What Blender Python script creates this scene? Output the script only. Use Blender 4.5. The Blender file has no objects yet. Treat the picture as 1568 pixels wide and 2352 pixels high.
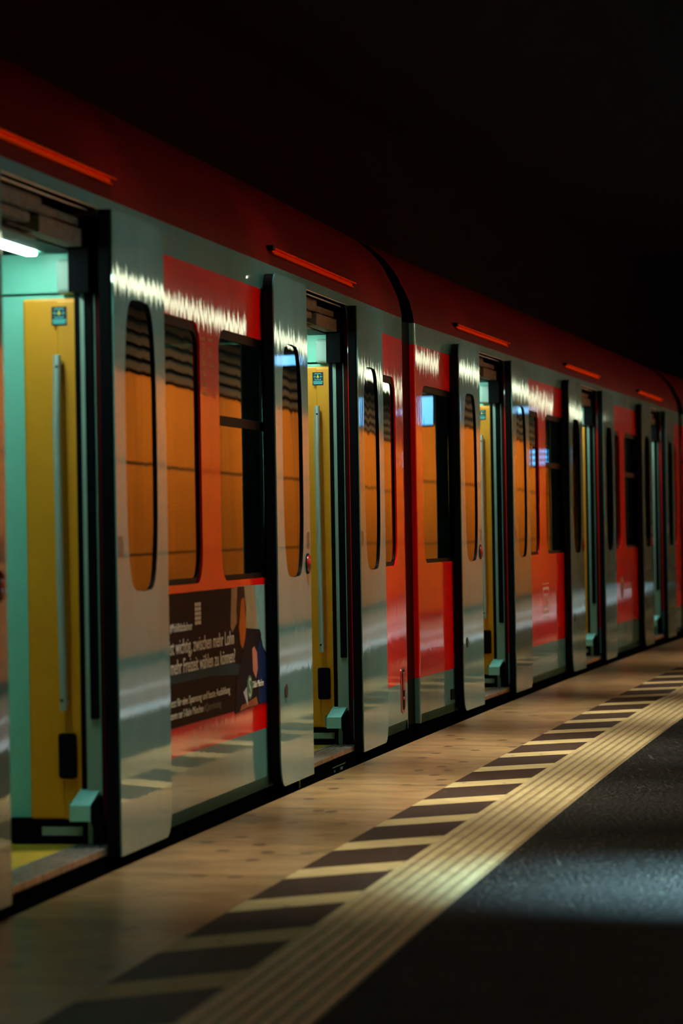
import bpy, bmesh, math, random
from mathutils import Vector, Matrix
from mathutils.geometry import tessellate_polygon
random.seed(4)
S = bpy.context.scene
COL = S.collection

# ---------------------------------------------------------------- camera
cam_d = bpy.data.cameras.new('camera')
cam = bpy.data.objects.new('camera', cam_d); COL.objects.link(cam)
cam.location = (0, 0, 1.17)
cam.rotation_euler = (math.radians(90 + 0.1587), 0, 0)
cam_d.sensor_fit = 'VERTICAL'; cam_d.sensor_height = 36; cam_d.sensor_width = 24
cam_d.lens = 105; cam_d.clip_end = 300
cam_d.dof.use_dof = True; cam_d.dof.focus_distance = 15.2; cam_d.dof.aperture_fstop = 3.2
S.camera = cam
# ---------------------------------------------------------------- world, exposure
w = bpy.data.worlds.new('world'); S.world = w; w.use_nodes = True
w.node_tree.nodes['Background'].inputs[0].default_value = (0.02, 0.03, 0.03, 1)
w.node_tree.nodes['Background'].inputs[1].default_value = 0.02
S.view_settings.view_transform = 'Standard'; S.view_settings.look = 'None'
S.view_settings.exposure = 0.0; S.view_settings.gamma = 1.0; S.view_settings.use_curve_mapping = False

# ---------------------------------------------------------------- platform edge curve (plan)
CA, CB, CC = -2.5292, 0.165808, 0.00112095
def edge_raw(Z):
    return Vector((CA + CB*Z + CC*Z*Z, Z))
def edge_dir(Z):
    d = Vector((CB + 2*CC*Z, 1.0)); d.normalize(); return d
TAB = []                                     # (s, Z) along the edge
_s = 0.0; _p = edge_raw(0.0); Zt = 0.0
while Zt <= 90:
    q = edge_raw(Zt); _s += (q-_p).length; _p = q; TAB.append((_s, Zt)); Zt += 0.25
def Z_of_s(s):
    lo, hi = 0, len(TAB)-1
    while hi-lo > 1:
        m = (lo+hi)//2
        if TAB[m][0] <= s: lo = m
        else: hi = m
    a, b = TAB[lo], TAB[hi]
    return a[1] + (b[1]-a[1])*(s-a[0])/(b[0]-a[0])
def s_of_Z(Z):
    i = max(0, min(len(TAB)-2, int(Z/0.25))); a, b = TAB[i], TAB[i+1]
    return a[0] + (b[0]-a[0])*(Z-a[1])/(b[1]-a[1])
def P(s, wo, z=0.0):
    """world point at arc length s, distance wo to the platform side of the edge"""
    Z = Z_of_s(s) if s >= 0 else s
    d = edge_dir(max(Z, 0)); e = edge_raw(Z)
    return Vector((e.x + d.y*wo, e.y - d.x*wo, z))
def yaw(s):
    d = edge_dir(Z_of_s(s)); return math.atan2(d.y, d.x)   # angle of the running direction

# ---------------------------------------------------------------- material helpers
def new_mat(name):
    m = bpy.data.materials.new(name); m.use_nodes = True
    nt = m.node_tree; return m, nt, nt.nodes['Principled BSDF']
def N(nt, t, **kw):
    n = nt.nodes.new(t)
    for k, v in kw.items(): setattr(n, k, v)
    return n
def setin(n, d):
    for k, v in d.items(): n.inputs[k].default_value = v
def mth(nt, op, a, b=None, c=None):
    n = N(nt, 'ShaderNodeMath', operation=op)
    for i, x in enumerate((a, b, c)):
        if x is None: continue
        if isinstance(x, (int, float)): n.inputs[i].default_value = x
        else: nt.links.new(x, n.inputs[i])
    return n.outputs[0]
def mixc(nt, fac, a, b, blend='MIX'):
    n = N(nt, 'ShaderNodeMix', data_type='RGBA', blend_type=blend)
    for i, x in ((0, fac), (6, a), (7, b)):
        if isinstance(x, (int, float)): n.inputs[i].default_value = x
        elif isinstance(x, tuple): n.inputs[i].default_value = (x[0], x[1], x[2], 1)
        else: nt.links.new(x, n.inputs[i])
    return n.outputs[2]
def noise(nt, vec, scale, detail=4, rough=0.55):
    n = N(nt, 'ShaderNodeTexNoise'); setin(n, {'Scale': scale, 'Detail': detail, 'Roughness': rough})
    if vec is not None: nt.links.new(vec, n.inputs['Vector'])
    return n.outputs[0]
def ramp(nt, x, a, b, lo=0.0, hi=1.0):
    n = N(nt, 'ShaderNodeMapRange'); n.clamp = True
    nt.links.new(x, n.inputs[0]); n.inputs[1].default_value = a; n.inputs[2].default_value = b
    n.inputs[3].default_value = lo; n.inputs[4].default_value = hi
    return n.outputs[0]
def vscale(nt, vec, s):
    n = N(nt, 'ShaderNodeVectorMath', operation='MULTIPLY'); nt.links.new(vec, n.inputs[0])
    n.inputs[1].default_value = s; return n.outputs[0]
def bump(nt, bsdf, h, strength, dist, coat=False):
    b = N(nt, 'ShaderNodeBump'); setin(b, {'Strength': strength, 'Distance': dist})
    nt.links.new(h, b.inputs['Height']); nt.links.new(b.outputs[0], bsdf.inputs['Normal'])
    if coat: nt.links.new(b.outputs[0], bsdf.inputs['Coat Normal'])
def simple(name, col, rough=0.5, metal=0.0, spec=0.5, coat=0.0, var=0.08, vscale_=9.0, bmp=0.0):
    m, nt, b = new_mat(name)
    tc = N(nt, 'ShaderNodeTexCoord')
    nz = noise(nt, tc.outputs['Object'], vscale_)
    c = mixc(nt, ramp(nt, nz, 0.3, 0.7), tuple(x*(1-var) for x in col), tuple(min(1, x*(1+var)) for x in col))
    nt.links.new(c, b.inputs['Base Color'])
    setin(b, {'Roughness': rough, 'Metallic': metal, 'Specular IOR Level': spec, 'Coat Weight': coat, 'Coat Roughness': 0.08})
    if bmp: bump(nt, b, noise(nt, tc.outputs['Object'], 60), bmp, 0.002)
    return m
def emit(name, col, strength):
    m, nt, b = new_mat(name)
    setin(b, {'Base Color': (0.8, 0.8, 0.8, 1), 'Emission Color': (*col, 1), 'Emission Strength': strength})
    return m

# ---- train paint (livery bands by height on the side wall)
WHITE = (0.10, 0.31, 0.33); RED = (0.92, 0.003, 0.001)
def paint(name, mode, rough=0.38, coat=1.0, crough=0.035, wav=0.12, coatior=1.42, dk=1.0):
    m, nt, b = new_mat(name)
    tc = N(nt, 'ShaderNodeTexCoord'); sep = N(nt, 'ShaderNodeSeparateXYZ')
    nt.links.new(tc.outputs['Object'], sep.inputs[0]); z = sep.outputs[2]
    if mode == 'livery':
        up = mth(nt, 'GREATER_THAN', z, 2.28); a = mth(nt, 'GREATER_THAN', z, 0.285); bb = mth(nt, 'LESS_THAN', z, 2.16)
        fac = mth(nt, 'MAXIMUM', up, mth(nt, 'MULTIPLY', a, bb))
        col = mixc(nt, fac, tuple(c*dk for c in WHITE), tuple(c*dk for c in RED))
    else:
        col = mixc(nt, 0.0, mode, mode)
    # wear: thin road dirt towards the sill, fine vertical runs
    dn = noise(nt, vscale(nt, tc.outputs['Object'], (4, 1, 1.6)), 1.6, 6)
    dirt = mth(nt, 'MULTIPLY', ramp(nt, dn, 0.45, 0.8), 0.35)
    col = mixc(nt, dirt, col, mixc(nt, 1.0, col, (0.45, 0.42, 0.36), 'MULTIPLY'))
    nt.links.new(col, b.inputs['Base Color'])
    setin(b, {'Roughness': rough, 'Coat Weight': coat, 'Coat Roughness': crough, 'Specular IOR Level': 0.05, 'Coat IOR': coatior})
    h1 = noise(nt, vscale(nt, tc.outputs['Object'], (11, 1, 1.6)), 1.6, 3, 0.5)
    h2 = noise(nt, vscale(nt, tc.outputs['Object'], (60, 1, 14)), 1.5, 2, 0.5)
    h = mth(nt, 'ADD', h1, mth(nt, 'MULTIPLY', h2, 0.10))
    bump(nt, b, h, wav, 0.004, coat=True)
    return m
M = {}
M['livery'] = paint('train_livery_paint', 'livery')
M['door_paint'] = paint('door_leaf_paint', WHITE, wav=0.09, coatior=1.95)
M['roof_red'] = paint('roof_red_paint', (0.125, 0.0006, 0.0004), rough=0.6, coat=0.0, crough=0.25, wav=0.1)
M['rail_red'] = simple('drip_rail_red_lacquer', (1.0, 0.17, 0.006), 0.3, metal=1.0)
M['rail_red'].node_tree.nodes['Principled BSDF'].inputs['Specular Tint'].default_value = (1.0, 0.24, 0.015, 1)
def shaded_livery():
    m = paint('gangway_shaded_livery', 'livery', rough=0.85, coat=0.0, wav=0.1, dk=0.05)  # body livery darkened: shade of the gangway recess put into the colour
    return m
M['gang'] = shaded_livery()
M['rubber'] = simple('black_rubber', (0.004, 0.005, 0.006), 0.5, spec=0.03)
M['black'] = simple('black_underframe', (0.003, 0.004, 0.005), 0.8, spec=0.0)
M['frame'] = simple('window_gasket_black', (0.004, 0.004, 0.004), 0.5, spec=0.05)
M['yellow'] = simple('yellow_partition_laminate', (0.85, 0.33, 0.002), 0.45, var=0.04)
M['teal'] = simple('pale_interior_panel', (0.26, 0.74, 0.62), 0.4, var=0.03)
M['greygreen'] = simple('grey_green_jamb_panel', (0.30, 0.42, 0.37), 0.4, var=0.05)
M['steel'] = simple('brushed_steel', (0.42, 0.46, 0.46), 0.32, metal=1.0, var=0.1, vscale_=40)
M['railm'] = simple('satin_grab_rail', (0.50, 0.62, 0.60), 0.3, metal=0.35, var=0.05)
M['alu'] = simple('scuffed_aluminium', (0.34, 0.34, 0.32), 0.42, metal=0.9, var=0.35, vscale_=24)
M['cover'] = simple('light_metal_cover', (0.34, 0.80, 0.80), 0.35, metal=0.2)
M['taupe'] = simple('taupe_mechanism_box', (0.13, 0.10, 0.065), 0.6, spec=0.2, var=0.35, vscale_=30)
M['floor_in'] = simple('grey_train_floor', (0.10, 0.12, 0.12), 0.6)
M['redbtn'] = simple('red_button_plastic', (0.30, 0.008, 0.01), 0.3, coat=0.5)
M['brownplate'] = simple('dark_red_label', (0.16, 0.05, 0.03), 0.5)
M['lockdark'] = simple('dark_lock_metal', (0.03, 0.02, 0.018), 0.5, spec=0.1)
M['darkred'] = simple('dark_red_jamb', (0.045, 0.001, 0.001), 0.6, spec=0.1)
M['letter'] = simple('white_lettering', (0.80, 0.80, 0.72), 0.6, var=0.02)
M['darkseat'] = simple('dark_blue_seat_cloth', (0.015, 0.03, 0.06), 0.8)
M['green_rub'] = simple('green_edge_profile', (0.20, 0.46, 0.38), 0.35)
M['cyan_ink'] = simple('cyan_ink', (0.12, 0.70, 0.72), 0.6, var=0.02)
M['navy'] = simple('navy_sticker', (0.004, 0.008, 0.02), 0.4)
M['yel_ink'] = simple('yellow_ink', (0.75, 0.60, 0.05), 0.6, var=0.02)
M['lampE'] = emit('train_lamp_glow', (0.74, 1.0, 0.88), 30.0)
# yellow ribbed entry floor
def ribbed_floor():
    m, nt, b = new_mat('yellow_ribbed_entry_floor')
    tc = N(nt, 'ShaderNodeTexCoord'); sep = N(nt, 'ShaderNodeSeparateXYZ'); nt.links.new(tc.outputs['Object'], sep.inputs[0])
    fr = mth(nt, 'FRACT', mth(nt, 'MULTIPLY', sep.outputs[0], 22.0))
    f = mth(nt, 'LESS_THAN', fr, 0.25)
    nt.links.new(mixc(nt, f, (0.55, 0.38, 0.015), (0.10, 0.07, 0.01)), b.inputs['Base Color'])
    setin(b, {'Roughness': 0.6}); return m
M['entry'] = ribbed_floor()
def glass(name, tint, rough=0.008):
    m, nt, b = new_mat(name)
    out = nt.nodes['Material Output']; nt.nodes.remove(b)
    tr = N(nt, 'ShaderNodeBsdfTransparent'); tr.inputs[0].default_value = (*tint, 1)
    gl = N(nt, 'ShaderNodeBsdfAnisotropic') if False else N(nt, 'ShaderNodeBsdfGlossy')
    gl.inputs['Roughness'].default_value = rough; gl.inputs['Color'].default_value = (1, 1, 1, 1)
    fr = N(nt, 'ShaderNodeFresnel'); fr.inputs[0].default_value = 2.6
    mx = N(nt, 'ShaderNodeMixShader')
    tc = N(nt, 'ShaderNodeTexCoord')
    h = noise(nt, vscale(nt, tc.outputs['Object'], (5, 1, 1.5)), 1.2, 1)
    bp = N(nt, 'ShaderNodeBump'); setin(bp, {'Strength': 0.08, 'Distance': 0.003}); nt.links.new(h, bp.inputs['Height'])
    nt.links.new(bp.outputs[0], gl.inputs['Normal'])
    nt.links.new(fr.outputs[0], mx.inputs[0]); nt.links.new(tr.outputs[0], mx.inputs[1]); nt.links.new(gl.outputs[0], mx.inputs[2])
    nt.links.new(mx.outputs[0], out.inputs[0]); return m
M['glass'] = glass('tinted_side_glass', (0.22, 0.21, 0.17))
M['glass_door'] = glass('tinted_door_glass', (0.05, 0.045, 0.035))

# ---- platform materials (UV = metres: u along the edge, v across)
def uvsep(nt):
    uv = N(nt, 'ShaderNodeUVMap'); sep = N(nt, 'ShaderNodeSeparateXYZ'); nt.links.new(uv.outputs[0], sep.inputs[0])
    return uv.outputs[0], sep.outputs[0], sep.outputs[1]
def spots(nt, uvv, scale_u, scale_v, thr, dens):
    v = N(nt, 'ShaderNodeTexVoronoi'); v.feature = 'F1'; v.voronoi_dimensions = '2D'; v.inputs['Scale'].default_value = 1.0
    nt.links.new(vscale(nt, uvv, (scale_u, scale_v, 1)), v.inputs['Vector'])
    near = mth(nt, 'LESS_THAN', v.outputs['Distance'], thr)
    sp = N(nt, 'ShaderNodeSeparateColor'); nt.links.new(v.outputs['Color'], sp.inputs[0])
    return mth(nt, 'MULTIPLY', near, mth(nt, 'LESS_THAN', sp.outputs[0], dens))
def coping_mat():
    m, nt, b = new_mat('beige_concrete_coping')
    uv, u, v = uvsep(nt)
    n1 = noise(nt, vscale(nt, uv, (2.4, 1.3, 1)), 2.2, 6, 0.62)
    n2 = noise(nt, vscale(nt, uv, (26, 5, 1)), 1.4, 5, 0.7)
    col = mixc(nt, ramp(nt, n1, 0.32, 0.68), (0.13, 0.078, 0.032), (0.26, 0.156, 0.065))
    col = mixc(nt, mth(nt, 'MULTIPLY', ramp(nt, n2, 0.50, 0.70), 0.45), col, (0.06, 0.036, 0.016))
    j = mth(nt, 'LESS_THAN', mth(nt, 'FRACT', mth(nt, 'DIVIDE', mth(nt, 'ADD', u, 0.3), 1.15)), 0.02)
    col = mixc(nt, mth(nt, 'MULTIPLY', j, 0.6), col, (0.03, 0.02, 0.012))
    sp = spots(nt, uv, 4.0, 7.0, 0.17, 0.22)
    col = mixc(nt, mth(nt, 'MULTIPLY', sp, 0.75), col, (0.035, 0.022, 0.014))
    nt.links.new(col, b.inputs['Base Color'])
    nt.links.new(ramp(nt, n2, 0.3, 0.7, 0.26, 0.42), b.inputs['Roughness'])
    bump(nt, b, n2, 0.08, 0.003); return m
Q0 = 0.0
def hatch_mat():
    m, nt, b = new_mat('diagonal_hatched_paving')
    uv, u, v = uvsep(nt)
    s_end = s_of_Z(10.02 + 0.608*0.183); s_beg = s_of_Z(9.745 + 0.608*0.183)
    per = 0.845; wid = (s_end - s_beg)/per
    q = mth(nt, 'SUBTRACT', u, mth(nt, 'SUBTRACT', v, 0.608))
    fr = mth(nt, 'FRACT', mth(nt, 'DIVIDE', mth(nt, 'SUBTRACT', q, s_beg - 20*per), per))
    wb = mth(nt, 'LESS_THAN', fr, wid)
    n1 = noise(nt, vscale(nt, uv, (6, 3, 1)), 2.0, 5)
    n2 = noise(nt, vscale(nt, uv, (30, 12, 1)), 1.5, 4)
    white = mixc(nt, ramp(nt, n1, 0.3, 0.7), (0.24, 0.175, 0.080), (0.34, 0.255, 0.120))
    dark = mixc(nt, ramp(nt, n2, 0.3, 0.7), (0.014, 0.006, 0.003), (0.034, 0.017, 0.010))
    col = mixc(nt, wb, dark, white)
    sp = spots(nt, uv, 9, 16, 0.16, 0.10)
    col = mixc(nt, mth(nt, 'MULTIPLY', sp, 0.7), col, (0.05, 0.035, 0.02))
    nt.links.new(col, b.inputs['Base Color']); setin(b, {'Roughness': 0.55, 'Specular IOR Level': 0.15}); return m
def tactile_mat():
    m, nt, b = new_mat('cream_ribbed_tactile_paving')
    uv, u, v = uvsep(nt)
    n1 = noise(nt, vscale(nt, uv, (5, 9, 1)), 2.0, 6, 0.65)
    n2 = noise(nt, vscale(nt, uv, (22, 50, 1)), 1.5, 4)
    slab = N(nt, 'ShaderNodeTexWhiteNoise', noise_dimensions='1D'); nt.links.new(mth(nt, 'FLOOR', mth(nt, 'DIVIDE', u, 0.9)), slab.inputs['W'])
    col = mixc(nt, ramp(nt, n1, 0.3, 0.72), (0.20, 0.145, 0.060), (0.38, 0.30, 0.15))
    col = mixc(nt, mth(nt, 'MULTIPLY', slab.outputs[0], 0.22), col, (0.17, 0.125, 0.06))
    col = mixc(nt, mth(nt, 'MULTIPLY', ramp(nt, n2, 0.55, 0.75), 0.5), col, (0.09, 0.055, 0.025))
    # darker bands in the grooves between the ribs
    g = mth(nt, 'FRACT', mth(nt, 'DIVIDE', mth(nt, 'SUBTRACT', v, 0.921), 0.3189/7))
    gr = mth(nt, 'GREATER_THAN', g, 0.70)
    col = mixc(nt, mth(nt, 'MULTIPLY', gr, 0.55), col, (0.05, 0.03, 0.015))
    j = mth(nt, 'LESS_THAN', mth(nt, 'FRACT', mth(nt, 'DIVIDE', u, 0.3)), 0.02)
    col = mixc(nt, mth(nt, 'MULTIPLY', j, 0.45), col, (0.14, 0.10, 0.05))
    nt.links.new(col, b.inputs['Base Color']); setin(b, {'Roughness': 0.42}); return m
def asphalt_mat():
    m, nt, b = new_mat('dark_mastic_platform_floor')
    tc = N(nt, 'ShaderNodeTexCoord'); o = tc.outputs['Object']
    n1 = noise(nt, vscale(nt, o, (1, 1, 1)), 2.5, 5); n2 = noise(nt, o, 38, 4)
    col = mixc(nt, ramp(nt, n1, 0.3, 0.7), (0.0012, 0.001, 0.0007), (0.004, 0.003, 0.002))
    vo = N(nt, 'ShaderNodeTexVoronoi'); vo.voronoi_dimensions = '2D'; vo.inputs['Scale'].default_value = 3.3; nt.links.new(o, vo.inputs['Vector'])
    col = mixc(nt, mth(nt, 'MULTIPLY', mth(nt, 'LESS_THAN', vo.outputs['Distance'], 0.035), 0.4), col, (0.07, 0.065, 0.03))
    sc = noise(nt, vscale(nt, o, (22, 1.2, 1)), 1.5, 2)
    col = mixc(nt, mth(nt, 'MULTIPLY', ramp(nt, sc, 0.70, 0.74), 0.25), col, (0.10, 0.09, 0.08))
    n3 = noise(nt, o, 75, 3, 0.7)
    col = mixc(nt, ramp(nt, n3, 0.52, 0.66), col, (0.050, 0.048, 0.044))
    nt.links.new(col, b.inputs['Base Color'])
    setin(b, {'Specular IOR Level': 0.04})
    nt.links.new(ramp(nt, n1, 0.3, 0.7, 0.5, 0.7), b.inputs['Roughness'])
    bump(nt, b, n2, 0.5, 0.005); return m
M['coping'] = coping_mat(); M['hatch'] = hatch_mat(); M['tactile'] = tactile_mat(); M['asphalt'] = asphalt_mat()
M['paleline'] = simple('white_stone_border', (0.72, 0.78, 0.80), 0.4, var=0.1, vscale_=3.0)
M['stone'] = simple('grey_polished_stone', (0.16, 0.19, 0.18), 0.3, var=0.15, vscale_=2.0)
def wall_mat():
    m, nt, b = new_mat('orange_enamel_wall_panels')
    uv, u, v = uvsep(nt)
    fu = mth(nt, 'FRACT', mth(nt, 'DIVIDE', u, 2.6)); pan = mth(nt, 'FLOOR', mth(nt, 'DIVIDE', u, 2.6))
    wn = N(nt, 'ShaderNodeTexWhiteNoise', noise_dimensions='1D'); nt.links.new(pan, wn.inputs['W'])
    col = mixc(nt, wn.outputs[0], (0.72, 0.165, 0.010), (0.88, 0.225, 0.016))
    n1 = noise(nt, vscale(nt, uv, (0.6, 1.5, 1)), 1.0, 3)
    col = mixc(nt, mth(nt, 'MULTIPLY', ramp(nt, n1, 0.4, 0.7), 0.35), col, (0.55, 0.13, 0.012))
    n4 = noise(nt, vscale(nt, uv, (1.0, 0.02, 1)), 2.2, 3)
    col = mixc(nt, mth(nt, 'MULTIPLY', ramp(nt, n4, 0.35, 0.65), 0.45), col, (0.40, 0.085, 0.006))
    jv = mth(nt, 'LESS_THAN', fu, 0.008)
    j1 = mth(nt, 'LESS_THAN', mth(nt, 'ABSOLUTE', mth(nt, 'SUBTRACT', v, 1.0)), 0.012)
    j2 = mth(nt, 'LESS_THAN', mth(nt, 'ABSOLUTE', mth(nt, 'SUBTRACT', v, 1.83)), 0.016)
    j = mth(nt, 'MAXIMUM', jv, mth(nt, 'MAXIMUM', j1, j2))
    base = mth(nt, 'LESS_THAN', v, 0.10)
    col = mixc(nt, mth(nt, 'MULTIPLY', j, 0.85), col, (0.05, 0.02, 0.01))
    col = mixc(nt, base, col, (0.03, 0.03, 0.03))
    nt.links.new(col, b.inputs['Base Color']); setin(b, {'Roughness': 0.6, 'Specular IOR Level': 0.03}); return m
M['wall'] = wall_mat()
M['soffit'] = simple('grey_green_soffit', (0.02, 0.03, 0.03), 0.8, spec=0.1)
M['slat'] = simple('brown_louvre', (0.11, 0.045, 0.012), 0.6, spec=0.1)
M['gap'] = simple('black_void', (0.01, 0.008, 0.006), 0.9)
M['tunnel'] = simple('dark_tunnel_concrete', (0.006, 0.006, 0.006), 0.95)  # near-black base for the high ceiling, left wall and track bed
M['tubeE'] = emit('fluorescent_tube_glow', (0.88, 1.0, 0.66), 3.6)
M['coolE'] = emit('cool_display_glow', (0.30, 0.75, 1.0), 4.0)
M['blueE'] = emit('blue_display_glow', (0.01, 0.42, 1.0), 3.2)

# ---------------------------------------------------------------- mesh helpers
class MB:
    def __init__(s): s.v = []; s.f = []; s.uv = []; s.sm = []
    def add(s, vs, fs, uvs=None, smooth=False):
        b = len(s.v); s.v += [tuple(v) for v in vs]
        for f in fs:
            s.f.append([b+i for i in f]); s.sm.append(smooth)
            s.uv.append([uvs[i] for i in f] if uvs else None)
    def box(s, x0, x1, y0, y1, z0, z1, bev=0.0):
        if bev > 0:
            bm = bmesh.new()
            bmesh.ops.create_cube(bm, size=1)
            for v in bm.verts:
                v.co = Vector(((x0+x1)/2 + v.co.x*(x1-x0), (y0+y1)/2 + v.co.y*(y1-y0), (z0+z1)/2 + v.co.z*(z1-z0)))
            bmesh.ops.bevel(bm, geom=bm.edges[:], offset=bev, segments=2, affect='EDGES', profile=0.5)
            bm.verts.index_update()
            s.add([v.co[:] for v in bm.verts], [[v.index for v in f.verts] for f in bm.faces]); bm.free(); return
        v = [(x0,y0,z0),(x1,y0,z0),(x1,y1,z0),(x0,y1,z0),(x0,y0,z1),(x1,y0,z1),(x1,y1,z1),(x0,y1,z1)]
        s.add(v, [(0,3,2,1),(4,5,6,7),(0,1,5,4),(1,2,6,5),(2,3,7,6),(3,0,4,7)])
    def tube(s, pts, r, n=12, cap=True):
        rings = []
        for i, p in enumerate(pts):
            p = Vector(p); a = Vector(pts[max(0, i-1)]); c = Vector(pts[min(len(pts)-1, i+1)])
            t = (c-a).normalized(); up = Vector((0, 1, 0)) if abs(t.y) < 0.9 else Vector((1, 0, 0))
            e1 = t.cross(up).normalized(); e2 = t.cross(e1)
            rings.append([p + e1*r*math.cos(2*math.pi*k/n) + e2*r*math.sin(2*math.pi*k/n) for k in range(n)])
        vs = [v for R_ in rings for v in R_]; fs = []
        for i in range(len(rings)-1):
            for k in range(n):
                fs.append((i*n+k, i*n+(k+1) % n, (i+1)*n+(k+1) % n, (i+1)*n+k))
        s.add(vs, fs, smooth=True)
        if cap: s.add(vs, [list(range(n))[::-1], [(len(rings)-1)*n+k for k in range(n)]])
    def disc(s, c, rx, rz, y0, y1, n=24, dome=0.0):
        """short cylinder facing -y (towards the platform)"""
        ring0 = [(c[0]+rx*math.cos(2*math.pi*k/n), y0, c[1]+rz*math.sin(2*math.pi*k/n)) for k in range(n)]
        ring1 = [(x, y1, z) for x, _, z in ring0]
        vs = ring0 + ring1 + [(c[0], y0-dome, c[1])]
        fs = [(k, (k+1) % n, n+(k+1) % n, n+k) for k in range(n)] + [((k+1) % n, k, 2*n) for k in range(n)]
        s.add(vs, fs, smooth=dome > 0)
    def poly(s, pts, y, holes=(), flip=False):
        """flat polygon in x,z at depth y, with holes"""
        loops = [[Vector((p[0], p[1], 0)) for p in L] for L in [pts, *holes]]
        tris = tessellate_polygon(loops)
        vs = [(p.x, y, p.y) for L in loops for p in L]
        fs = []
        for t in tris:
            a, b, c = [Vector(vs[i]) for i in t]
            nrm = (b-a).cross(c-a)
            if nrm.length < 1e-12: continue
            t = tuple(t)
            want = 1 if flip else -1
            fs.append(t if nrm.y*want > 0 else t[::-1])
        s.add(vs, fs)
    def rim(s, pts, y0, y1, closed=True, smooth=False):
        n = len(pts); vs = [(p[0], y0, p[1]) for p in pts] + [(p[0], y1, p[1]) for p in pts]
        s.add(vs, [(i, (i+1) % n, n+(i+1) % n, n+i) for i in range(n if closed else n-1)], smooth=smooth)
    def build(s, name, mat, parent=None, tagd=None):
        me = bpy.data.meshes.new(name); me.from_pydata(s.v, [], s.f)
        if any(u is not None for u in s.uv):
            lay = me.uv_layers.new(name='UVMap'); k = 0
            for fi, f in enumerate(s.f):
                for j in range(len(f)):
                    lay.data[k].uv = s.uv[fi][j] if s.uv[fi] else (0, 0); k += 1
        for p, q in zip(me.polygons, s.sm): p.use_smooth = q
        me.materials.append(mat); me.update()
        o = bpy.data.objects.new(name, me); COL.objects.link(o)
        if parent: o.parent = parent
        if tagd: tag(o, **tagd)
        return o
def tag(o, label=None, cat=None, group=None, kind=None):
    if label: o['label'] = label
    if cat: o['category'] = cat
    if group: o['group'] = group
    if kind: o['kind'] = kind
    return o
def empty(name, loc, rot=(0, 0, 0), **k):
    o = bpy.data.objects.new(name, None); COL.objects.link(o); o.location = loc; o.rotation_euler = rot
    o.empty_display_size = 0.2; tag(o, **k); return o
def rrect(x0, x1, z0, z1, rx, rz, n=7, rt=None):
    """rounded rectangle, counter-clockwise; rt = (rx, rz) for the top corners"""
    rtx, rtz = rt if rt else (rx, rz); out = []
    for cx, cz, ax, az, a0 in ((x1-rx, z0+rz, rx, rz, -90), (x1-rtx, z1-rtz, rtx, rtz, 0), (x0+rtx, z1-rtz, rtx, rtz, 90), (x0+rx, z0+rz, rx, rz, 180)):
        for i in range(n+1):
            t = math.radians(a0 + 90*i/n); out.append((cx+ax*math.cos(t), cz+az*math.sin(t)))
    return out
def text_obj(body, size, x, z, y, mat, name, parent, sx=1.0, rot=0.0, align='LEFT', depth=0.0004):
    cu = bpy.data.curves.new(name, 'FONT'); cu.body = body; cu.size = size; cu.align_x = align; cu.extrude = depth
    cu.resolution_u = 3
    tmp = bpy.data.objects.new(name, cu); COL.objects.link(tmp)
    dg = bpy.context.evaluated_depsgraph_get(); dg.update()
    me = bpy.data.meshes.new_from_object(tmp.evaluated_get(dg)); bpy.data.objects.remove(tmp)
    o = bpy.data.objects.new(name, me); COL.objects.link(o); me.materials.clear(); me.materials.append(mat)
    o.parent = parent; o.location = (x, y, z); o.rotation_euler = (math.pi/2, rot, 0); o.scale = (sx, 1, 1)
    return o

# ================================================================= THE PLATFORM (setting)
def strip(name, mat, w0, w1, z0=0.0, z1=0.0, s0=0.5, s1=84.0, ds=0.5, prof=None, **k):
    """ribbon that follows the platform edge; prof = list of (w, z, vcoord)"""
    mb = MB(); pr = prof or [(w0, z0, w0), (w1, z1, w1 if abs(w1-w0) > 1e-6 else w0+(z1-z0))]
    n = int((s1-s0)/ds); vs = []; uv = []
    for i in range(n+1):
        s_ = s0 + (s1-s0)*i/n
        for (ww, zz, vc) in pr:
            vs.append(P(s_, ww, zz)); uv.append((s_, vc))
    m = len(pr); fs = []
    for i in range(n):
        for j in range(m-1):
            fs.append((i*m+j, i*m+j+1, (i+1)*m+j+1, (i+1)*m+j))
    mb.add(vs, fs, uv)
    return mb.build(name, mat, None, k or None)
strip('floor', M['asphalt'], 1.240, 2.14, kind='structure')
strip('trim_6', M['paleline'], 2.14, 2.36, kind='structure')
strip('floor', M['stone'], 2.36, 2.86, kind='structure')
strip('trim_7', M['paleline'], 2.86, 2.95, kind='structure')
strip('floor', M['stone'], 2.95, 3.84, kind='structure')
strip('trim_1', M['coping'], 0, 0, prof=[(0.02, -0.9, -0.3), (0.0, -0.05, -0.05), (0.0, -0.008, -0.008), (0.008, 0, 0.008), (0.608, 0, 0.608)], kind='structure')
strip('trim_2', M['hatch'], 0.608, 0.921, kind='structure')
# tactile strip: real raised ribs
pr = []
pw = 0.3189/7
for i in range(7):
    a = 0.921 + i*pw
    pr += [(a, 0.0 if i == 0 else 0.001, a), (a+0.004, 0.005, a+0.004), (a+pw*0.66, 0.005, a+pw*0.66), (a+pw*0.74, 0.001, a+pw*0.74)]
pr.append((1.2399, 0.0, 1.2399))
strip('tactile_paving', M['tactile'], 0, 0, prof=pr, label='cream ribbed tactile guide strip running along the platform beside the hatched band', cat='tactile paving')
strip('wall_right', M['wall'], 3.84, 3.84, prof=[(3.84, 0, 0), (3.84, 2.65, 2.65)], kind='structure')
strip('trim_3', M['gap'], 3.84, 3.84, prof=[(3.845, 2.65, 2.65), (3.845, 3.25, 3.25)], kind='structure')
for i in range(5):
    zz = 2.67 + i*0.12
    strip('trim_4', M['slat'], 0, 0, prof=[(3.84, zz+0.07, 0), (3.79, zz+0.07, .05), (3.78, zz, .1), (3.84, zz, .15)], kind='structure')
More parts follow.
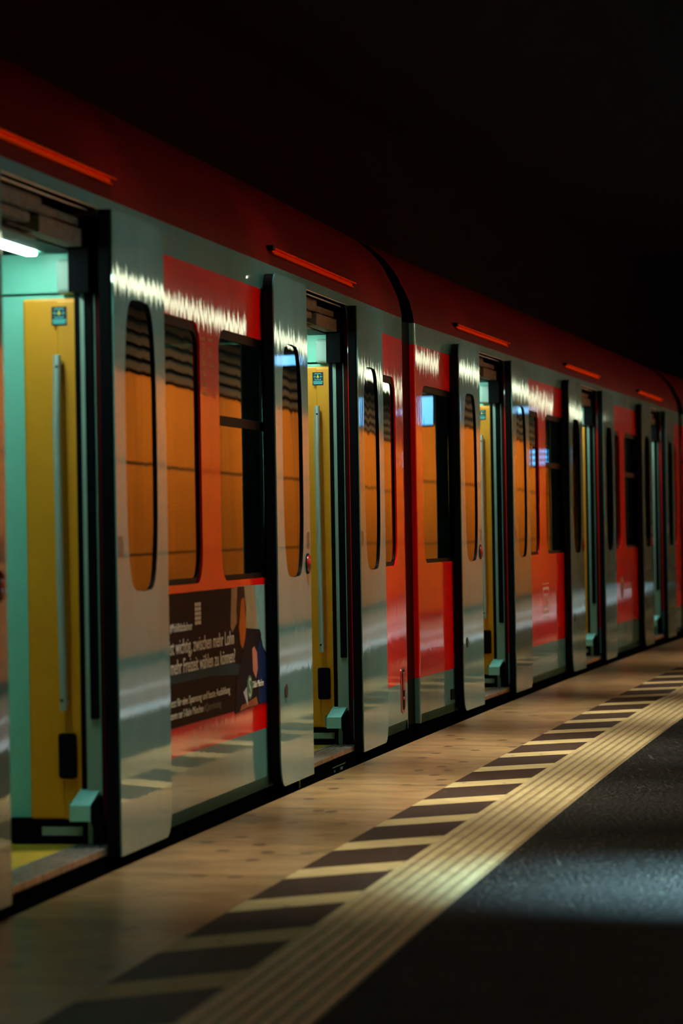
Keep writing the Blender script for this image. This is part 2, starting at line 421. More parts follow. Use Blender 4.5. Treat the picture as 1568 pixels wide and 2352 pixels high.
strip('platform_soffit', M['soffit'], 0, 0, prof=[(3.85, 3.25, 0), (2.15, 3.25, 1.7)], kind='structure')  # lowered ceiling soffit over the platform
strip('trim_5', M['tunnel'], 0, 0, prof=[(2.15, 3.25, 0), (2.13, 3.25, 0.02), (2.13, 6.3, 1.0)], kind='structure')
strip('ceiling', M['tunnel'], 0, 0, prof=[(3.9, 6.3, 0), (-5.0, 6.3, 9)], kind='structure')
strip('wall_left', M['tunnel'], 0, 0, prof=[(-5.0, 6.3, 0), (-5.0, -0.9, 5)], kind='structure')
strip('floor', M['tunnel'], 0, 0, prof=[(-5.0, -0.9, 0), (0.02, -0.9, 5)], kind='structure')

# ================================================================= RAILCARS
ZT, ZU, ZB = 2.28, 2.16, 0.285
AW = 0.73                                     # half aperture width
WZ0, WZ1 = 0.926, 1.94
OFF = 0.061                                   # open leaf stands this far outside the body
def body_shell(car, L, doors, wins):
    mb = MB()
    out = [(0.03, 0.08)]
    aps = []
    for c in doors:
        a, b = c-AW, c+AW
        out.append((a, 0.08))
        n = 6; r = 0.10; zt = 2.235; arc = [(a, 0.08)]
        for i in range(n+1):
            t = math.radians(180 - 90*i/n); arc.append((a+r+r*math.cos(t), zt-r+r*math.sin(t)))
        for i in range(n+1):
            t = math.radians(90 - 90*i/n); arc.append((b-r+r*math.cos(t), zt-r+r*math.sin(t)))
        arc.append((b, 0.08)); out += arc[1:]; aps.append(arc)
    out += [(L-0.03, 0.08), (L-0.03, ZT), (0.03, ZT)]
    holes = [rrect(x0, x1, WZ0, WZ1, 0.09, 0.14, rt=(0.10, 0.09)) for x0, x1 in wins]
    mb.poly(out, 0.0, holes)
    for h in holes: mb.rim(h, 0.0, 0.03, smooth=True)
    for arc in aps: mb.rim(arc, 0.0, 0.008, closed=False)
    # lower tucked strip
    xs = [0.03] + [v for c in doors for v in (c-AW, c+AW)] + [L-0.03]
    for a, b in zip(xs[0::2], xs[1::2]):
        mb.add([(a, 0, .08), (b, 0, .08), (b, .014, .026), (a, .014, .026)], [(0, 3, 2, 1)])
    # rounded body ends
    for x0, sg in ((0.03, -1), (L-0.03, 1)):
        pts = [(x0, 0.0)] + [(x0 + sg*(0.022+0.008*math.sin(math.radians(a))), 0.008-0.008*math.cos(math.radians(a))) for a in (0, 22, 45, 68, 90)] + [(x0+sg*0.03, 0.03)]
        vs = [(x, y, z) for z in (0.03, ZT) for x, y in pts]; n = len(pts)
        mb.add(vs, [(i, i+1, n+i+1, n+i) for i in range(n-1)], smooth=True)
    return mb.build('body_shell', M['livery'], car)
ROOF = [(0, 2.28), (.002, 2.30), (.006, 2.33), (.020, 2.389), (.045, 2.45), (.062, 2.485), (.098, 2.557), (.122, 2.593), (.17, 2.65), (.25, 2.72), (.38, 2.79), (.62, 2.86), (1.0, 2.92), (1.48, 2.95)]
def extrude_profile(mb, prof, x0, x1, nx=1, smooth=True, dip=None):
    vs = []; m = len(prof)
    for i in range(nx+1):
        t = i/nx; x = x0 + (x1-x0)*t; d = dip(t) if dip else 0
        for y, z in prof: vs.append((x, y+d, z))
    mb.add(vs, [(i*m+j, (i+1)*m+j, (i+1)*m+j+1, i*m+j+1) for i in range(nx) for j in range(m-1)], smooth=smooth)
def full_roof():
    return ROOF + [(2.96-y, z) for y, z in reversed(ROOF[:-1])]
def side_window(car, x0, x1, hopper):
    fr = MB()
    outer = rrect(x0+.001, x1-.001, WZ0+.001, WZ1-.001, 0.09, 0.14, rt=(0.10, 0.09))
    top = WZ1 - 0.035
    inner = rrect(x0+.018, x1-.018, WZ0+.022, top, 0.085, 0.13, rt=(0.08, 0.07))
    fr.poly(outer, 0.008, [inner]); fr.rim(inner, 0.008, 0.022)
    if hopper: fr.box(x0+.02, x1-.02, 0.0065, 0.02, 1.553, 1.592)
    f = fr.build('side_window', M['frame'], car)
    p = MB(); p.poly(inner, 0.014); p.build('pane', M['glass'], f)
def door_leaf(car, x0, x1, left):
    y0 = -OFF; z0, z1 = 0.028, 2.228
    c = (x0+x1)/2; hw = 0.2185
    # outer end of the leaf has rounded corners, meeting edge is square
    rs = 0.10
    def outline(e=0.0):
        pts = []
        if left:   # rounded on the near (x0) side
            pts += [(x1-e, z0+e), (x1-e, z1-e)]
            for i in range(7):
                t = math.radians(90+15*i); pts.append((x0+e+rs*.55+(rs*.55)*math.cos(t), z1-e-rs*.7+(rs*.7)*math.sin(t)))
            for i in range(7):
                t = math.radians(180+15*i); pts.append((x0+e+rs*.8+(rs*.8)*math.cos(t), z0+e+rs*1.3+(rs*1.3)*math.sin(t)))
        else:
            pts += [(x0+e, z1-e), (x0+e, z0+e)]
            for i in range(7):
                t = math.radians(-90+15*i); pts.append((x1-e-rs*.8+(rs*.8)*math.cos(t), z0+e+rs*1.3+(rs*1.3)*math.sin(t)))
            for i in range(7):
                t = math.radians(0+15*i); pts.append((x1-e-rs*.55+(rs*.55)*math.cos(t), z1-e-rs*.7+(rs*.7)*math.sin(t)))
        return pts
    win = []
    # window with long tapering ends
    for i in range(40):
        t = 2*math.pi*i/40; ct, st = math.cos(t), math.sin(t)
        win.append((c + hw*math.copysign(abs(ct)**0.36, ct), (1.94+.92)/2 + 0.51*math.copysign(abs(st)**0.72, st)))
    ol = outline(0.0)
    mb = MB(); mb.poly(ol, y0, [win])
    mb.rim(ol, y0, y0+0.006)
    leaf = mb.build('door_leaf', M['door_paint'], car)
    if left: leaf['label'] = 'white door leaf with a round red button on its inner margin'
    sb = MB(); sb.rim(win, y0+0.0005, y0+0.012, smooth=True); sb.rim(outline(0.001), y0+0.006, y0+0.048); sb.poly(outline(0.001), y0+0.048, [win], flip=True)
    # rubber finger guard on the meeting edge
    xe = x1 if left else x0; sg = 1 if left else -1
    sb.box(min(xe, xe+sg*0.014), max(xe, xe+sg*0.014), y0+0.010, y0+0.046, z0+0.03, z1-0.03)
    sb.build('edge_seal', M['rubber'], leaf)
    pn = MB(); pn.poly(win, y0+0.009); pn.build('pane', M['glass_door'], leaf)
    # label plate beside the window
    px = x1-0.052 if left else x0+0.045
    lb = MB(); lb.poly(rrect(px-.026, px+.026, 1.045, 1.115, .008, .008, 2), y0-.0012, [rrect(px-.018, px+.018, 1.052, 1.108, .005, .005, 2)])
    for k in range(6): lb.poly([(px-.010, 1.055+.009*k), (px+.010, 1.055+.009*k), (px+.010, 1.059+.009*k), (px-.010, 1.059+.009*k)], y0-.0012)
    lb.build('label_plate', M['brownplate'], leaf)
    if left:
        bt = MB(); bt.disc((x1-0.072, 0.975), 0.046, 0.046, y0-0.004, y0, 28); bt.build('button_collar', M['rubber'], leaf)
        b2 = MB(); b2.disc((x1-0.072, 0.975), 0.036, 0.038, y0-0.010, y0-0.003, 28, dome=0.008); b2.build('open_button', M['redbtn'], leaf)
        lk = MB(); lk.disc((x0+0.12, 0.435), 0.030, 0.030, y0-0.004, y0, 20); lk.build('lock_plate', M['lockdark'], leaf)
    return leaf
def doorway(car, c):
    a, b = c-AW, c+AW
    # jamb layers, mirrored on both sides of the opening
    for x, sg in ((b, 1), (a, -1)):
        def bx(mb, t0, t1, y0, y1, z0, z1, bev=0.0):
            p, q = x+sg*t0, x+sg*t1; mb.box(min(p, q), max(p, q), y0, y1, z0, z1, bev)
        m = MB(); bx(m, 0.0, 0.05, 0.009, 0.030, 0.03, 2.2); m.build('jamb_frame', M['darkred'], car)
        m = MB(); bx(m, 0.004, 0.012, 0.026, 0.036, 0.20, 2.06); m.build('jamb_edge', M['green_rub'], car)
        m = MB(); bx(m, 0.012, 0.07, 0.030, 0.088, 0.03, 2.02, 0.006)
        j = m.build('jamb_panel', M['greygreen'], car)
        m = MB(); bx(m, -0.004, 0.012, 0.036, 0.068, 0.49, 2.0, 0.003); m.build('rubber_strip', M['rubber'], j)
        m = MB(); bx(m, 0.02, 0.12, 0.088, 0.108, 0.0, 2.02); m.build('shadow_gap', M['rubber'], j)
        # yellow draught screen with rail, sticker, bumper
        m = MB(); bx(m, 0.045, 0.085, 0.106, 0.30, 0.142, 1.94, 0.008)
        bx(m, 0.030, 0.05, 0.106, 0.175, 0.142, 1.93, 0.006)
        scr = m.build('draught_screen', M['yellow'], car)
        X = x+sg*0.030; n_ = -sg
        m = MB(); yr0, yr1 = 0.165, 0.160
        m.tube([(X+n_*0.035, yr0, 1.74), (X+n_*0.055, yr0, 1.5), (X+n_*0.055, yr1, 0.9), (X+n_*0.035, yr1, 0.52)], 0.0135)
        m.tube([(X+n_*0.037, yr0, 1.715), (X, yr0, 1.715)], 0.011); m.tube([(X+n_*0.037, yr1, 0.545), (X, yr1, 0.545)], 0.011)
        rail = m.build('grab_rail', M['railm'], scr)
        for zz in (1.70, 0.555):
            mm = MB(); mm.tube([(X+n_*0.046, .163, zz), (X+n_*0.052, .163, zz)], 0.005, 8); mm.build('screw', M['rubber'], scr)
        m = MB(); bx(m, 0.0, 0.032, 0.125, 0.187, 0.283, 0.44, 0.010); m.build('bumper_block', M['rubber'], scr)
        if sg > 0:
            # sticker faces the opening (towards -x)
            st = MB(); st.box(x+0.0282, x+0.030, 0.138, 0.192, 1.845, 1.91, 0.0); so = st.build('warning_sticker', M['navy'], scr)
            sm = MB(); xx = x+0.0278
            def q(y0, y1, z0, z1, o=.02): y0 += o; y1 += o; sm.add([(xx, y0, z0), (xx, y1, z0), (xx, y1, z1), (xx, y0, z1)], [(0, 1, 2, 3)])
            # door-leaf pictogram: two bracketed leaves, arrows, lines of small print   (y runs right to left)
            for (yc, s2) in ((0.1535, 1), (0.1365, -1)):
                for (zz0, zz1) in ((1.902, 1.9045), (1.8705, 1.873)): q(yc-.0068, yc+.0068, zz0, zz1)
                for ye in (yc-.0068, yc+.0056):
                    q(ye, ye+.0013, 1.894, 1.904); q(ye, ye+.0013, 1.871, 1.881)
                t = yc + s2*0.014
                q(min(t, yc+s2*.004), max(t, yc+s2*.004), 1.8865, 1.8885)
                sm.add([(xx, .02+yc+s2*.007, 1.8915), (xx, .02+yc+s2*.007, 1.8835), (xx, .02+yc+s2*.0015, 1.8875)], [(0, 1, 2)])
            for k, (i0, i1) in enumerate(((.121, .168), (.119, .170), (.124, .166), (.122, .168))): q(i0, i1, 1.8635-.0042*k, 1.866-.0042*k)
            sm.build('pictogram', M['cyan_ink'], scr)
            ty = MB(); ty.add([(xx-.0003, .173, 1.883), (xx-.0003, .157, 1.883), (xx-.0003, .165, 1.8965)], [(0, 1, 2)]); ty.build('warning_triangle', M['yel_ink'], scr)
            # metal cover at the foot of the jamb
            cv = MB()
            prof = [(0.036, 0.262), (0.05, 0.262), (0.062, 0.245), (0.072, 0.225), (0.078, 0.20), (0.150, 0.195), (0.150, 0.142), (0.036, 0.142)]
            f0, f1 = x-0.045, x+0.05
            # sloping cover: top falls towards the opening
            T = [(f1, .026, .262), (f1, .105, .262), (x+.0, .045, .238), (x+.0, .118, .235), (f0, .062, .197), (f0, .135, .197), (f0, .062, .142), (f0, .135, .142), (f1, .135, .142), (f1, .026, .142)]
            cv.add(T, [(0, 2, 3, 1), (2, 4, 5, 3), (4, 6, 7, 5), (1, 3, 5, 7, 8), (6, 9, 8, 7)])
            co = cv.build('threshold_cover', M['cover'], car)
            bp = MB(); bp.box(x+0.026, x+0.030, .128, .158, .142, .205, 0.0)
            bp.build('fixing_plate', M['steel'], co)
            for zz in (.153, .195):
                s_ = MB(); s_.tube([(x+.021, .145, zz), (x+.027, .145, zz)], .0045, 10); s_.build('screw', M['rubber'], co)
            bb = MB(); bb.add([(x-.05, .060, .14), (x-.05, .058, .19), (x-.01, .040, .225), (x+.01, .030, .235), (x+.012, .024, .258), (x+.04, .022, .262), (x+.04, .022, .03), (x-.02, .022, .03)], [(0, 1, 2, 3, 4, 5, 6, 7)])
            bb.box(x-.03, x+.03, .022, .058, .03, .14); bb.build('guide_bracket', M['rubber'], co)
    # kick recess below the screens, windscreens and ceiling
    m = MB(); m.box(a-.10, a-.05, .03, .9, .04, .142); m.build('kick_panel', M['black'], car)
    m = MB(); m.box(b+.05, b+.10, .03, .9, .04, .142); k = m.build('kick_panel', M['black'], car)
    m = MB(); m.box(b+.045, b+.05, .10, .26, .085, .115); m.build('heater_grille', M['greygreen'], k)
    m = MB(); m.box(b+.10, b+.13, .10, 1.15, .142, 1.955); m.box(b+.105, b+.13, .10, 1.15, 1.965, 2.10)
    m.build('partition_wall', M['teal'], car)
    m = MB(); m.box(a-.13, a-.10, .10, 1.15, .142, 1.955); m.box(a-.13, a-.105, .10, 1.15, 1.965, 2.10); m.build('partition_wall', M['teal'], car)
    m = MB(); m.box(b+.03, b+.10, .055, .175, 1.955, 2.075, 0.012); m.build('loudspeaker_box', M['greygreen'], car)
    # light strip in the ceiling just inside the door
    m = MB(); m.box(a-.10, b+.06, .20, .30, 2.098, 2.115); f = m.build('lamp_tray', M['teal'], car)
    m = MB(); m.box(a-.06, b-.02, .225, .265, 2.083, 2.098, .005); m.build('light_strip', M['lampE'], f)
    # entry floor, sill
    m = MB(); m.box(a-.03, b+.03, .13, 1.4, 0.03, 0.056); m.build('entry_floor', M['entry'], car)
    m = MB(); m.box(a+.01, b-.01, -0.012, 0.13, 0.034, 0.060, .004)
    for k in range(4): m.box(a+.01, b-.01, 0.012+.028*k, 0.020+.028*k, 0.060, 0.0635)
    m.build('door_sill', M['alu'], car)
    # header with the folding mechanism
    m = MB(); m.box(a, b, .10, .20, 2.093, 2.24); m.box(b-.08, b+.02, .03, .10, 1.95, 2.20)
    h = m.build('door_header', M['rubber'], car)
    m = MB()
    m.box(a+.02, a+.90, .05, .11, 2.165, 2.222, .003); m.box(a+.30, a+.75, .045, .10, 2.125, 2.155, .004)
    m.box(a+.82, b-.13, .035, .10, 2.098, 2.158, .004); m.box(a+.84, b-.10, .055, .10, 2.170, 2.200, .003)
    m.box(a+.02, a+.96, .085, .16, 2.090, 2.10, .003)
    m.tube([(a+.62, .04, 2.160), (a+.80, .03, 2.163), (a+.92, .03, 2.158)], .003, 6)
    m.tube([(a+.55, .06, 2.105), (a+.9, .05, 2.100)], .003, 6)
    m.build('door_mechanism', M['taupe'], h)
    m = MB(); r = .085; pts = [(a+.05, -.004, 2.232)] + [(b-.015-r+r*math.sin(math.radians(t)), -.004, 2.232-r+r*math.cos(math.radians(t))) for t in (0, 15, 30, 45, 60, 75, 88)]
    m.tube(pts, .0042, 8); m.tube([(a+.05, .02, 2.222), (b-.12, .02, 2.222)], .005, 8); m.build('header_trim', M['steel'], h)
    # drip rail above
    m = MB(); m.box(c-1.11, c+.88, -.016, .02, 2.352, 2.358); m.box(c-1.09, c+.84, -.010, .02, 2.332, 2.337); m.box(c-1.09, c+.84, -.003, .02, 2.337, 2.352)
    d = m.build('drip_rail', M['rail_red'], car)
    m = MB(); m.box(c-1.145, c-1.10, -.018, .02, 2.345, 2.366, .003); m.build('end_cap', M['rubber'], d)
    # leaves
    door_leaf(car, c-1.357, c-0.640, True); door_leaf(car, c+0.637, c+1.349, False)
def make_car(X0, alpha, s0, L, doors, label):
    al = math.radians(alpha)
    ox = X0 + s0*math.sin(al) + math.cos(al)*0.02; oy = s0*math.cos(al) - math.sin(al)*0.02
    car = empty('railcar', (ox, oy, 0), (-0.017, 0, math.pi/2-al), label=label, cat='train car', group='coupled cars of the red and white train')
    wins = []
    for i, c in enumerate(doors):
        if i == 0: wins.append((0.20, c-.88, False))
        if i < len(doors)-1:
            mid = (c+doors[i+1])/2
            wins.append((c+.88, mid-.163, False)); wins.append((mid+.163, doors[i+1]-.88, True))
        else: wins.append((c+.88, L-.27, False))
    body_shell(car, L, doors, [(a, b) for a, b, _ in wins])
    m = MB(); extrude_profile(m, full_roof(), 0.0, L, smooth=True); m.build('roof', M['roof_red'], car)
    for a, b, hp in wins: side_window(car, a, b, hp)
    # far side, ends, interior lining
    m = MB(); m.box(0.02, L-.02, 2.93, 2.96, .03, 2.3); m.build('far_side_wall', M['livery'], car)
    m = MB(); m.box(0.03, L-.03, 2.80, 2.84, .05, 2.12); m.box(0.03, L-.03, .14, 2.8, 2.115, 2.14)
    m.build('interior_lining', M['teal'], car)
    xs = [0.03] + [v for c in doors for v in (c-AW-.13, c+AW+.13)] + [L-.03]
    for a, b in zip(xs[0::2], xs[1::2]):
        m = MB(); m.box(a, b, .03, .06, .05, WZ0-.03); m.build('wall_lining', M['greygreen'], car)
        m = MB(); m.box(a, b, .05, .14, WZ1+.02, 2.11); m.build('luggage_cove', M['greygreen'], car)
    m = MB(); m.box(0.02, L-.02, .13, 2.93, 0.0, 0.05); m.build('train_floor', M['floor_in'], car)
    m = MB(); m.box(0.03, L-.03, 0.03, 2.9, -0.55, 0.03)
    for c in doors: m.box(c-AW-.02, c+AW+.02, -0.004, 0.03, -0.04, 0.030)
    u = m.build('underframe', M['black'], car)
    # seats seen through the windows
    for i in range(len(doors)-1):
        mid = (doors[i]+doors[i+1])/2
        for k, xx in enumerate((mid-1.0, mid+0.1, mid+1.05)):
            m = MB(); m.box(xx, xx+.10, .22, 1.15, .45, 1.25, .03); m.box(xx, xx+.48, .22, 1.15, .42, .52, .03)
            m.build('seat', M['darkseat'], car)
    for c in doors: doorway(car, c)
    return car
def gangway(car, L, gap):
    m = MB()
    prof = [(0.0, 0.03), (0.0, 2.28)]
    dip = lambda t: 0.022 + 0.02*math.cos((t-.5)*math.pi)
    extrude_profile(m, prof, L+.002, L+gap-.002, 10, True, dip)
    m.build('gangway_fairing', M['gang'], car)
    m = MB(); prof = [(y, z+.0) for y, z in full_roof()]
    extrude_profile(m, [(max(y, .0)+.09 if y < 1.48 else y-.09, z-.02) for y, z in prof], L+.002, L+gap-.002, 4, True)
    m.build('gangway_roof', M['black'], car)
    m = MB(); m.box(L+.002, L+gap-.002, .05, 2.8, -.5, .03); m.build('coupling_skirt', M['black'], car)

D1 = [2.443, 7.086, 11.73]
car1 = make_car(-2.7246, 10.62, 2.6, 14.08, D1, 'nearest car of the red and white train, with an advert between its open doors')
gangway(car1, 14.08, 0.46)
D2 = [2.443, 7.15, 11.90]
car2 = make_car(-3.2466, 12.34, 17.18, 14.32, D2, 'middle car of the train, beyond the dark gangway joint, with a logo below its windows')
gangway(car2, 14.32, 0.46)
_a2 = math.radians(12.34)
jx = -3.2466 + 31.75*math.sin(_a2); jy = 31.75*math.cos(_a2)
car3 = empty('tmp', (0, 0, 0)); bpy.data.objects.remove(car3)
a3 = 14.1; s3 = 0.25
X3 = jx - jy*math.tan(math.radians(a3))
s0_3 = jy/math.cos(math.radians(a3)) + 0.25
car3 = make_car(X3, a3, s0_3, 9.6, [2.443, 7.15], 'farthest car of the train, a dark sliver at the right edge of the picture')

# ---- fittings on the first car
m = MB(); hx = 16.51-2.6
m.poly(rrect(hx-.070, hx+.070, .125, .375, .05, .035, 7), -.003, [rrect(hx-.040, hx+.046, .14, .36, .030, .022, 6)])
m.rim(rrect(hx-.070, hx+.070, .125, .375, .05, .035, 7), -.003, 0)
h = m.build('handle_recess', M['redbtn'], car1)
m = MB(); m.poly(rrect(hx-.040, hx+.046, .14, .36, .030, .022, 6), -.0006); m.build('recess_back', M['rubber'], h)
m = MB(); m.box(hx-.022, hx+.026, -.007, -.0008, .245, .345, .003); m.box(hx-.022, hx+.026, -.007, -.0008, .195, .212, .003); m.build('handle_bar', M['redbtn'], h)
m = MB(); m.box(1.00-.05, 1.00+.05, -.008, 0, .105, .168, .003); m.build('socket_cover', M['rubber'], car2)
m = MB(); m.box(13.62-2.6, 13.645-2.6, -.006, .03, -.03, .012); m.build('height_mark', M['cover'], car1)
m = MB(); m.box(14.42-2.6, 14.75-2.6, -.006, .0, -.008, -.004); m.box(14.46-2.6, 14.48-2.6, -.006, 0, -.03, -.02); m.box(14.62-2.6, 14.68-2.6, -.006, 0, -.03, -.018)
m.build('sill_plate', M['green_rub'], car1)

# ---- advert on the first car
def quad(mb, x0, x1, z0, z1, y): mb.poly([(x0, z0), (x1, z0), (x1, z1), (x0, z1)], y)
PX0, PX1, PZ0, PZ1 = 10.75-2.6, 12.99-2.6, .394, .896
adm = simple('advert_brown_print', (0.012, 0.0035, 0.0014), 0.6, spec=0.05, var=0.3, vscale_=5)
m = MB(); quad(m, PX0, PX1, PZ0, PZ1, -.0012)
ad = m.build('advert_poster', adm, car1); ad['label'] = 'dark brown advert with pale German lettering'
def fit_text(body, xl, xr, zbase, size, mat, name, parent, y=-.004):
    o = text_obj(body, size, xl, zbase, y, mat, name, parent)
    xs = [v.co.x for v in o.data.vertices]; k = (xr-xl)/(max(xs)-min(xs)); o.scale = (k, 1, 1); o.location.x = xl - min(xs)*k
    return o
def X(px): return 18690/(2070-px)*1.01743-2.6     # photo column measured on the side wall -> metres along the car
def patch(name, pts, col, y, rough=0.4):
    mm = MB(); mm.poly(pts, y); o = mm.build(name, simple(name+'_ink', col, 0.55, spec=0.05, var=0.15, vscale_=14), ad); return o
def Zp(px, py): return 1.17-(py-1195)*18690/(2070-px)/6860
def pp(*L): return [(X(a), Zp(a, b)) for a, b in L]
patch('printed_sky', pp((541, 1347), (604, 1342), (606, 1502), (598, 1484), (590, 1445), (560, 1443)), (0.16, 0.34, 0.36), -.0016)
patch('printed_window_frame', pp((552, 1347), (580, 1345), (586, 1442), (560, 1443)), (0.30, 0.24, 0.14), -.0020)
patch('printed_curtain', pp((527, 1352), (541, 1348), (539, 1430), (528, 1452), (524, 1440)), (0.30, 0.17, 0.08), -.0018)
patch('printed_hair', pp((541, 1348), (556, 1347), (560, 1400), (558, 1450), (553, 1490), (546, 1492), (541, 1450), (538, 1400)), (0.030, 0.008, 0.003), -.0024)
patch('printed_hair_highlight', pp((549, 1376), (556, 1372), (559, 1440), (556, 1470), (551, 1490), (546, 1480), (543, 1440)), (0.42, 0.10, 0.008), -.0028)
patch('printed_jacket', pp((560, 1444), (590, 1445), (594, 1458), (590, 1467), (600, 1500), (607, 1540), (607, 1610), (560, 1628), (530, 1640), (536, 1560), (553, 1492), (558, 1450)), (0.006, 0.006, 0.012), -.0026)
patch('printed_blue_sleeve', pp((583, 1500), (590, 1467), (598, 1488), (606, 1520), (607, 1611), (586, 1617)), (0.006, 0.020, 0.085), -.0030)
patch('printed_hand', pp((572, 1490), (577, 1484), (583, 1498), (584, 1535), (580, 1558), (573, 1540)), (0.50, 0.20, 0.15), -.0034)
patch('printed_knee', pp((541, 1634), (546, 1620), (560, 1612), (580, 1600), (584, 1618), (560, 1625)), (0.30, 0.10, 0.05), -.0034)
patch('printed_table', pp((385, 1548), (510, 1520), (575, 1530), (575, 1548), (480, 1552), (385, 1572)), (0.012, 0.05, 0.06), -.0014)
patch('printed_arrow', pp((550, 1590), (560, 1575), (560, 1622)), (0.45, 0.48, 0.62), -.0036)
fit_text('ist wichtig, zwischen mehr Lohn', X(381), X(530), .668, .080, M['letter'], 'advert_headline', ad)
fit_text('mehr Freizeit wählen zu können?', X(384), X(532), .594, .080, M['letter'], 'advert_headline', ad)
greyl = simple('grey_lettering', (0.13, 0.13, 0.12), 0.6, var=0.02)
fit_text('Jetzt für eine Spannung und beste Ausbildung', X(380), X(519), .474, .042, M['letter'], 'advert_small_print', ad)
fit_text('komm zur S-Bahn München', X(380), X(457), .428, .042, M['letter'], 'advert_small_print', ad)
fit_text('#Quereinstieg', X(459), X(498), .428, .042, greyl, 'advert_small_print', ad)
fit_text('#Mobilitätsbahner', X(383), X(435), .752, .046, M['letter'], 'advert_caption', ad)
m = MB()                                         # small block of print, too fine to read
for k in range(5):
    zz = Zp(447, 1384 + 10.5*k)
    for j in range(4):
        xa_ = X(441.5) + j*.026; m.poly([(xa_, zz-.014), (xa_+.018, zz-.014), (xa_+.018, zz), (xa_, zz)], -.004)
m.build('advert_fine_print', M['letter'], ad)
lg = simple('s_bahn_green', (0.03, 0.16, 0.09), 0.5)
lgl = simple('pale_green_lettering', (0.45, 0.70, 0.50), 0.5)
m = MB(); m.disc((X(564.5), .476), .050, .050, -.0052, -.0040, 28); sg_ = m.build('s_bahn_sign', lg, ad)
text_obj('S', .115, X(564.5), .437, -.0056, lgl, 's_letter', sg_, align='CENTER')
text_obj('S-Bahn München', .040, X(571), .470, -.0052, M['letter'], 'advert_operator_name', ad, sx=.80)
# faint old marks on the pillar between the windows
mk = simple('faint_yellow_marks', (0.52, 0.17, 0.03), 0.6)
m = MB()
for (xa, xb, ya) in ((466, 477, 778), (483, 494, 781), (468, 478, 836), (484, 494, 839), (468, 479, 847), (469, 481, 904)):
    za = Zp((xa+xb)/2, ya); m.poly([(X(xa), za-.006), (X(xb), za-.006), (X(xb), za+.006), (X(xa), za+.006)], -.0006)
for k in range(6):
    za = Zp(472, 790+8*k); m.poly([(X(469), za-.004), (X(476), za-.004), (X(476), za+.004), (X(469), za+.004)], -.0006)
for k in range(3):
    za = Zp(487, 800+9*k); m.poly([(X(484), za-.005), (X(491), za-.006), (X(491), za+.004), (X(484), za+.005)], -.0006)
for k in range(4):
    za = Zp(474, 860+10*k); m.poly([(X(471), za-.004), (X(477), za-.004), (X(477), za+.004), (X(471), za+.004)], -.0006)
m.build('faded_marking', mk, car1)

# ---- logo and lettering on the second car
lw = simple('logo_white', (0.55, 0.42, 0.40), 0.5)
def X2(px): return 22271/(2284-px)*1.02364-17.18
def Z2(px, py): return 1.17-(py-1195)*22271/(2284-px)/6860
xa, xb = X2(1242.5), X2(1256.5); zb, zt = Z2(1249, 1409), Z2(1249, 1348)
m = MB(); m.poly(rrect(xa, xb, zb, zt, .03, .03, 5), -.001, [rrect(xa+.016, xb-.016, zb+.020, zt-.020, .02, .02, 5)])
quad(m, xa, xb, zt+.020, zt+.026, -.001); quad(m, xa, xb, zb-.030, zb-.024, -.001)
lo = m.build('operator_logo', lw, car2)
text_obj('DB', .150, (xa+xb)/2, (zb+zt)/2-.053, -.0014, lw, 'logo_letters', lo, sx=1.0, align='CENTER')
sgm = simple('dull_green_disc', (0.04, 0.07, 0.015), 0.5); org = simple('dull_orange_lettering', (0.45, 0.11, 0.012), 0.5)
xc = X2(1425); zc = Z2(1425, 1348)
m = MB(); m.disc((xc, zc), .10, .10, -.0018, 0, 28); so = m.build('s_bahn_sign', sgm, car2)
text_obj('S', .19, xc, zc-.065, -.0024, org, 's_letter', so, align='CENTER')
text_obj('S-Bahn München', .085, xc+.13, zc-.025, -.0014, org, 'operator_name', car2, sx=.95)

# ================================================================= STATION LIGHTS
def luminaire(s_, wo, z, ln, mat, name='tube_light', **k):
    p = P(s_+ln/2, wo, z); e = empty(name, p, (0, 0, yaw(s_+ln/2)), **k)
    m = MB(); m.box(-ln/2, ln/2, -.09, .09, 0.0, .06, .006); m.build('housing', M['soffit'], e)
    m = MB(); m.box(-ln/2+.03, ln/2-.03, -.075, .075, -.065, 0.0, .012); m.build('diffuser', mat, e)
    return e
s_ = 4.0; i = 0
while s_ < 54:
    luminaire(s_, 3.10, 3.19, 1.5, M['tubeE'], label='pale yellow fluorescent tube light under the platform soffit, seen mirrored in the train', cat='light', group='tube lights along the platform soffit')
    s_ += 1.72; i += 1
def downlight(s_, wo, z, energy, col, size, spread, label, aim=None, sy=None):
    p = P(s_, wo, z); e = empty('downlight', p, (0, 0, yaw(s_)), label=label, cat='light')
    m = MB(); m.box(-size/2-.03, size/2+.03, -(sy or size)/2-.03, (sy or size)/2+.03, .004, .06); m.build('housing', M['rubber'], e)
    ld = bpy.data.lights.new('downlight_or_fill_lamp', 'AREA'); ld.shape = 'RECTANGLE'; ld.size = size; ld.size_y = sy or size
    ld.energy = energy; ld.color = col; ld.spread = math.radians(spread)
    lo_ = bpy.data.objects.new('downlight_or_fill_lamp', ld); COL.objects.link(lo_); lo_.parent = e
    if aim is not None:
        lo_.rotation_euler = aim
    return e
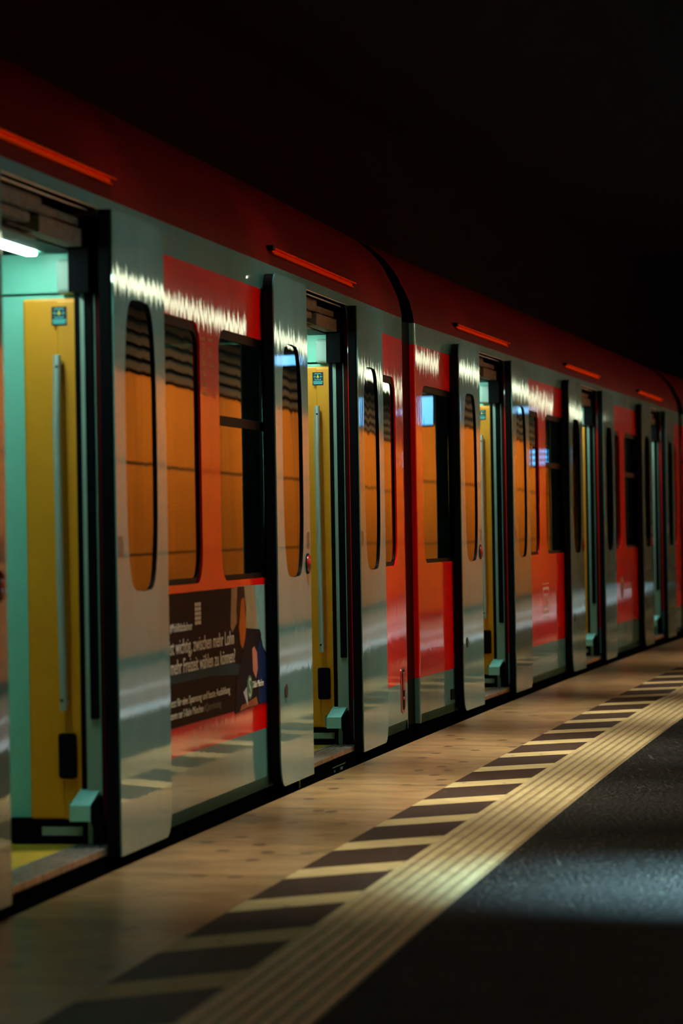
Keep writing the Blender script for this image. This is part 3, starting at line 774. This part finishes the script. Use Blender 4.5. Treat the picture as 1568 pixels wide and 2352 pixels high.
# warm lamps over the platform edge, and fill lamps added to brighten the orange wall
for k, (s_, en) in enumerate(((10.6, 16), (13.2, 32), (15.8, 30), (18.6, 21), (22.0, 14), (26.0, 10), (31.0, 6))):
    d_ = downlight(s_, 0.85, 6.1, en, (1.0, 0.96, 0.76), .4, 30, 'narrow warm downlight high in the dark ceiling above the platform edge')
    d_['group'] = 'narrow downlights above the platform edge'
for k, s_ in enumerate(range(14, 58, 5)):
    e = downlight(s_, 2.55, 3.20, 92, (1.0, 0.92, 0.60), 4.2, 110, 'added fill lamp brightening the orange wall', aim=(math.radians(-42), 0, 0), sy=.15)
    e.name = 'wall_fill_lamp'; e['group'] = 'added fill lamps brightening the orange wall'; e['label'] = 'long fill lamp added under the soffit to brighten the orange wall'

# cool lamps under the soffit over the stone floor; the nearest throws the bluish pool on the dark floor
d_ = downlight(10.15, 2.25, 3.2, 130, (0.40, 0.80, 1.0), .12, 36, 'cool blue-white downlight under the soffit above the lit patch of dark floor', sy=1.0)
for k, s_ in enumerate(range(17, 62, 4)):
    d_ = downlight(s_, 2.55, 3.2, 22, (0.45, 0.85, 1.0), 3.6, 50, 'long cool downlight under the soffit over the stone floor', sy=.10)
    d_.name = 'cool_floor_light'; d_['group'] = 'cool lights over the stone floor'
# small lit displays hanging over the platform, seen mirrored in doors and windows
def hanging_display(s_, z, wd, ht, mat, label, bars=0):
    e = empty('hanging_display', P(s_, 2.6, z), (0, 0, yaw(s_)), label=label, cat='display')
    m = MB(); m.box(-.05, .05, -wd/2-.02, wd/2+.02, -ht/2-.02, ht/2+.02, .006); m.box(-.01, .01, -.012, .012, ht/2+.02, 3.25-z); m.build('case', M['rubber'], e)
    m = MB()
    if bars:
        for k in range(bars):
            zz = -ht/2 + ht*(k+.2)/bars; m.box(-.054, -.05, -wd/2, wd/2, zz, zz+ht*.62/bars)
    else: m.box(-.054, -.05, -wd/2, wd/2, -ht/2, ht/2)
    m.build('screen', mat, e)
hanging_display(27.7, 2.75, .26, .09, M['blueE'], 'small blue display over the platform, mirrored near the top of the second open door')
hanging_display(32.4, 2.45, .13, .30, M['blueE'], 'tall cyan display over the platform, mirrored beside the dark gangway joint')
hanging_display(39.6, 2.72, .17, .08, M['blueE'], 'flat pale blue display over the platform, mirrored on a door of the middle car')
hanging_display(42.4, 2.16, .22, .24, M['blueE'], 'blue display with three lit bars, mirrored in a dark window of the middle car', bars=3)
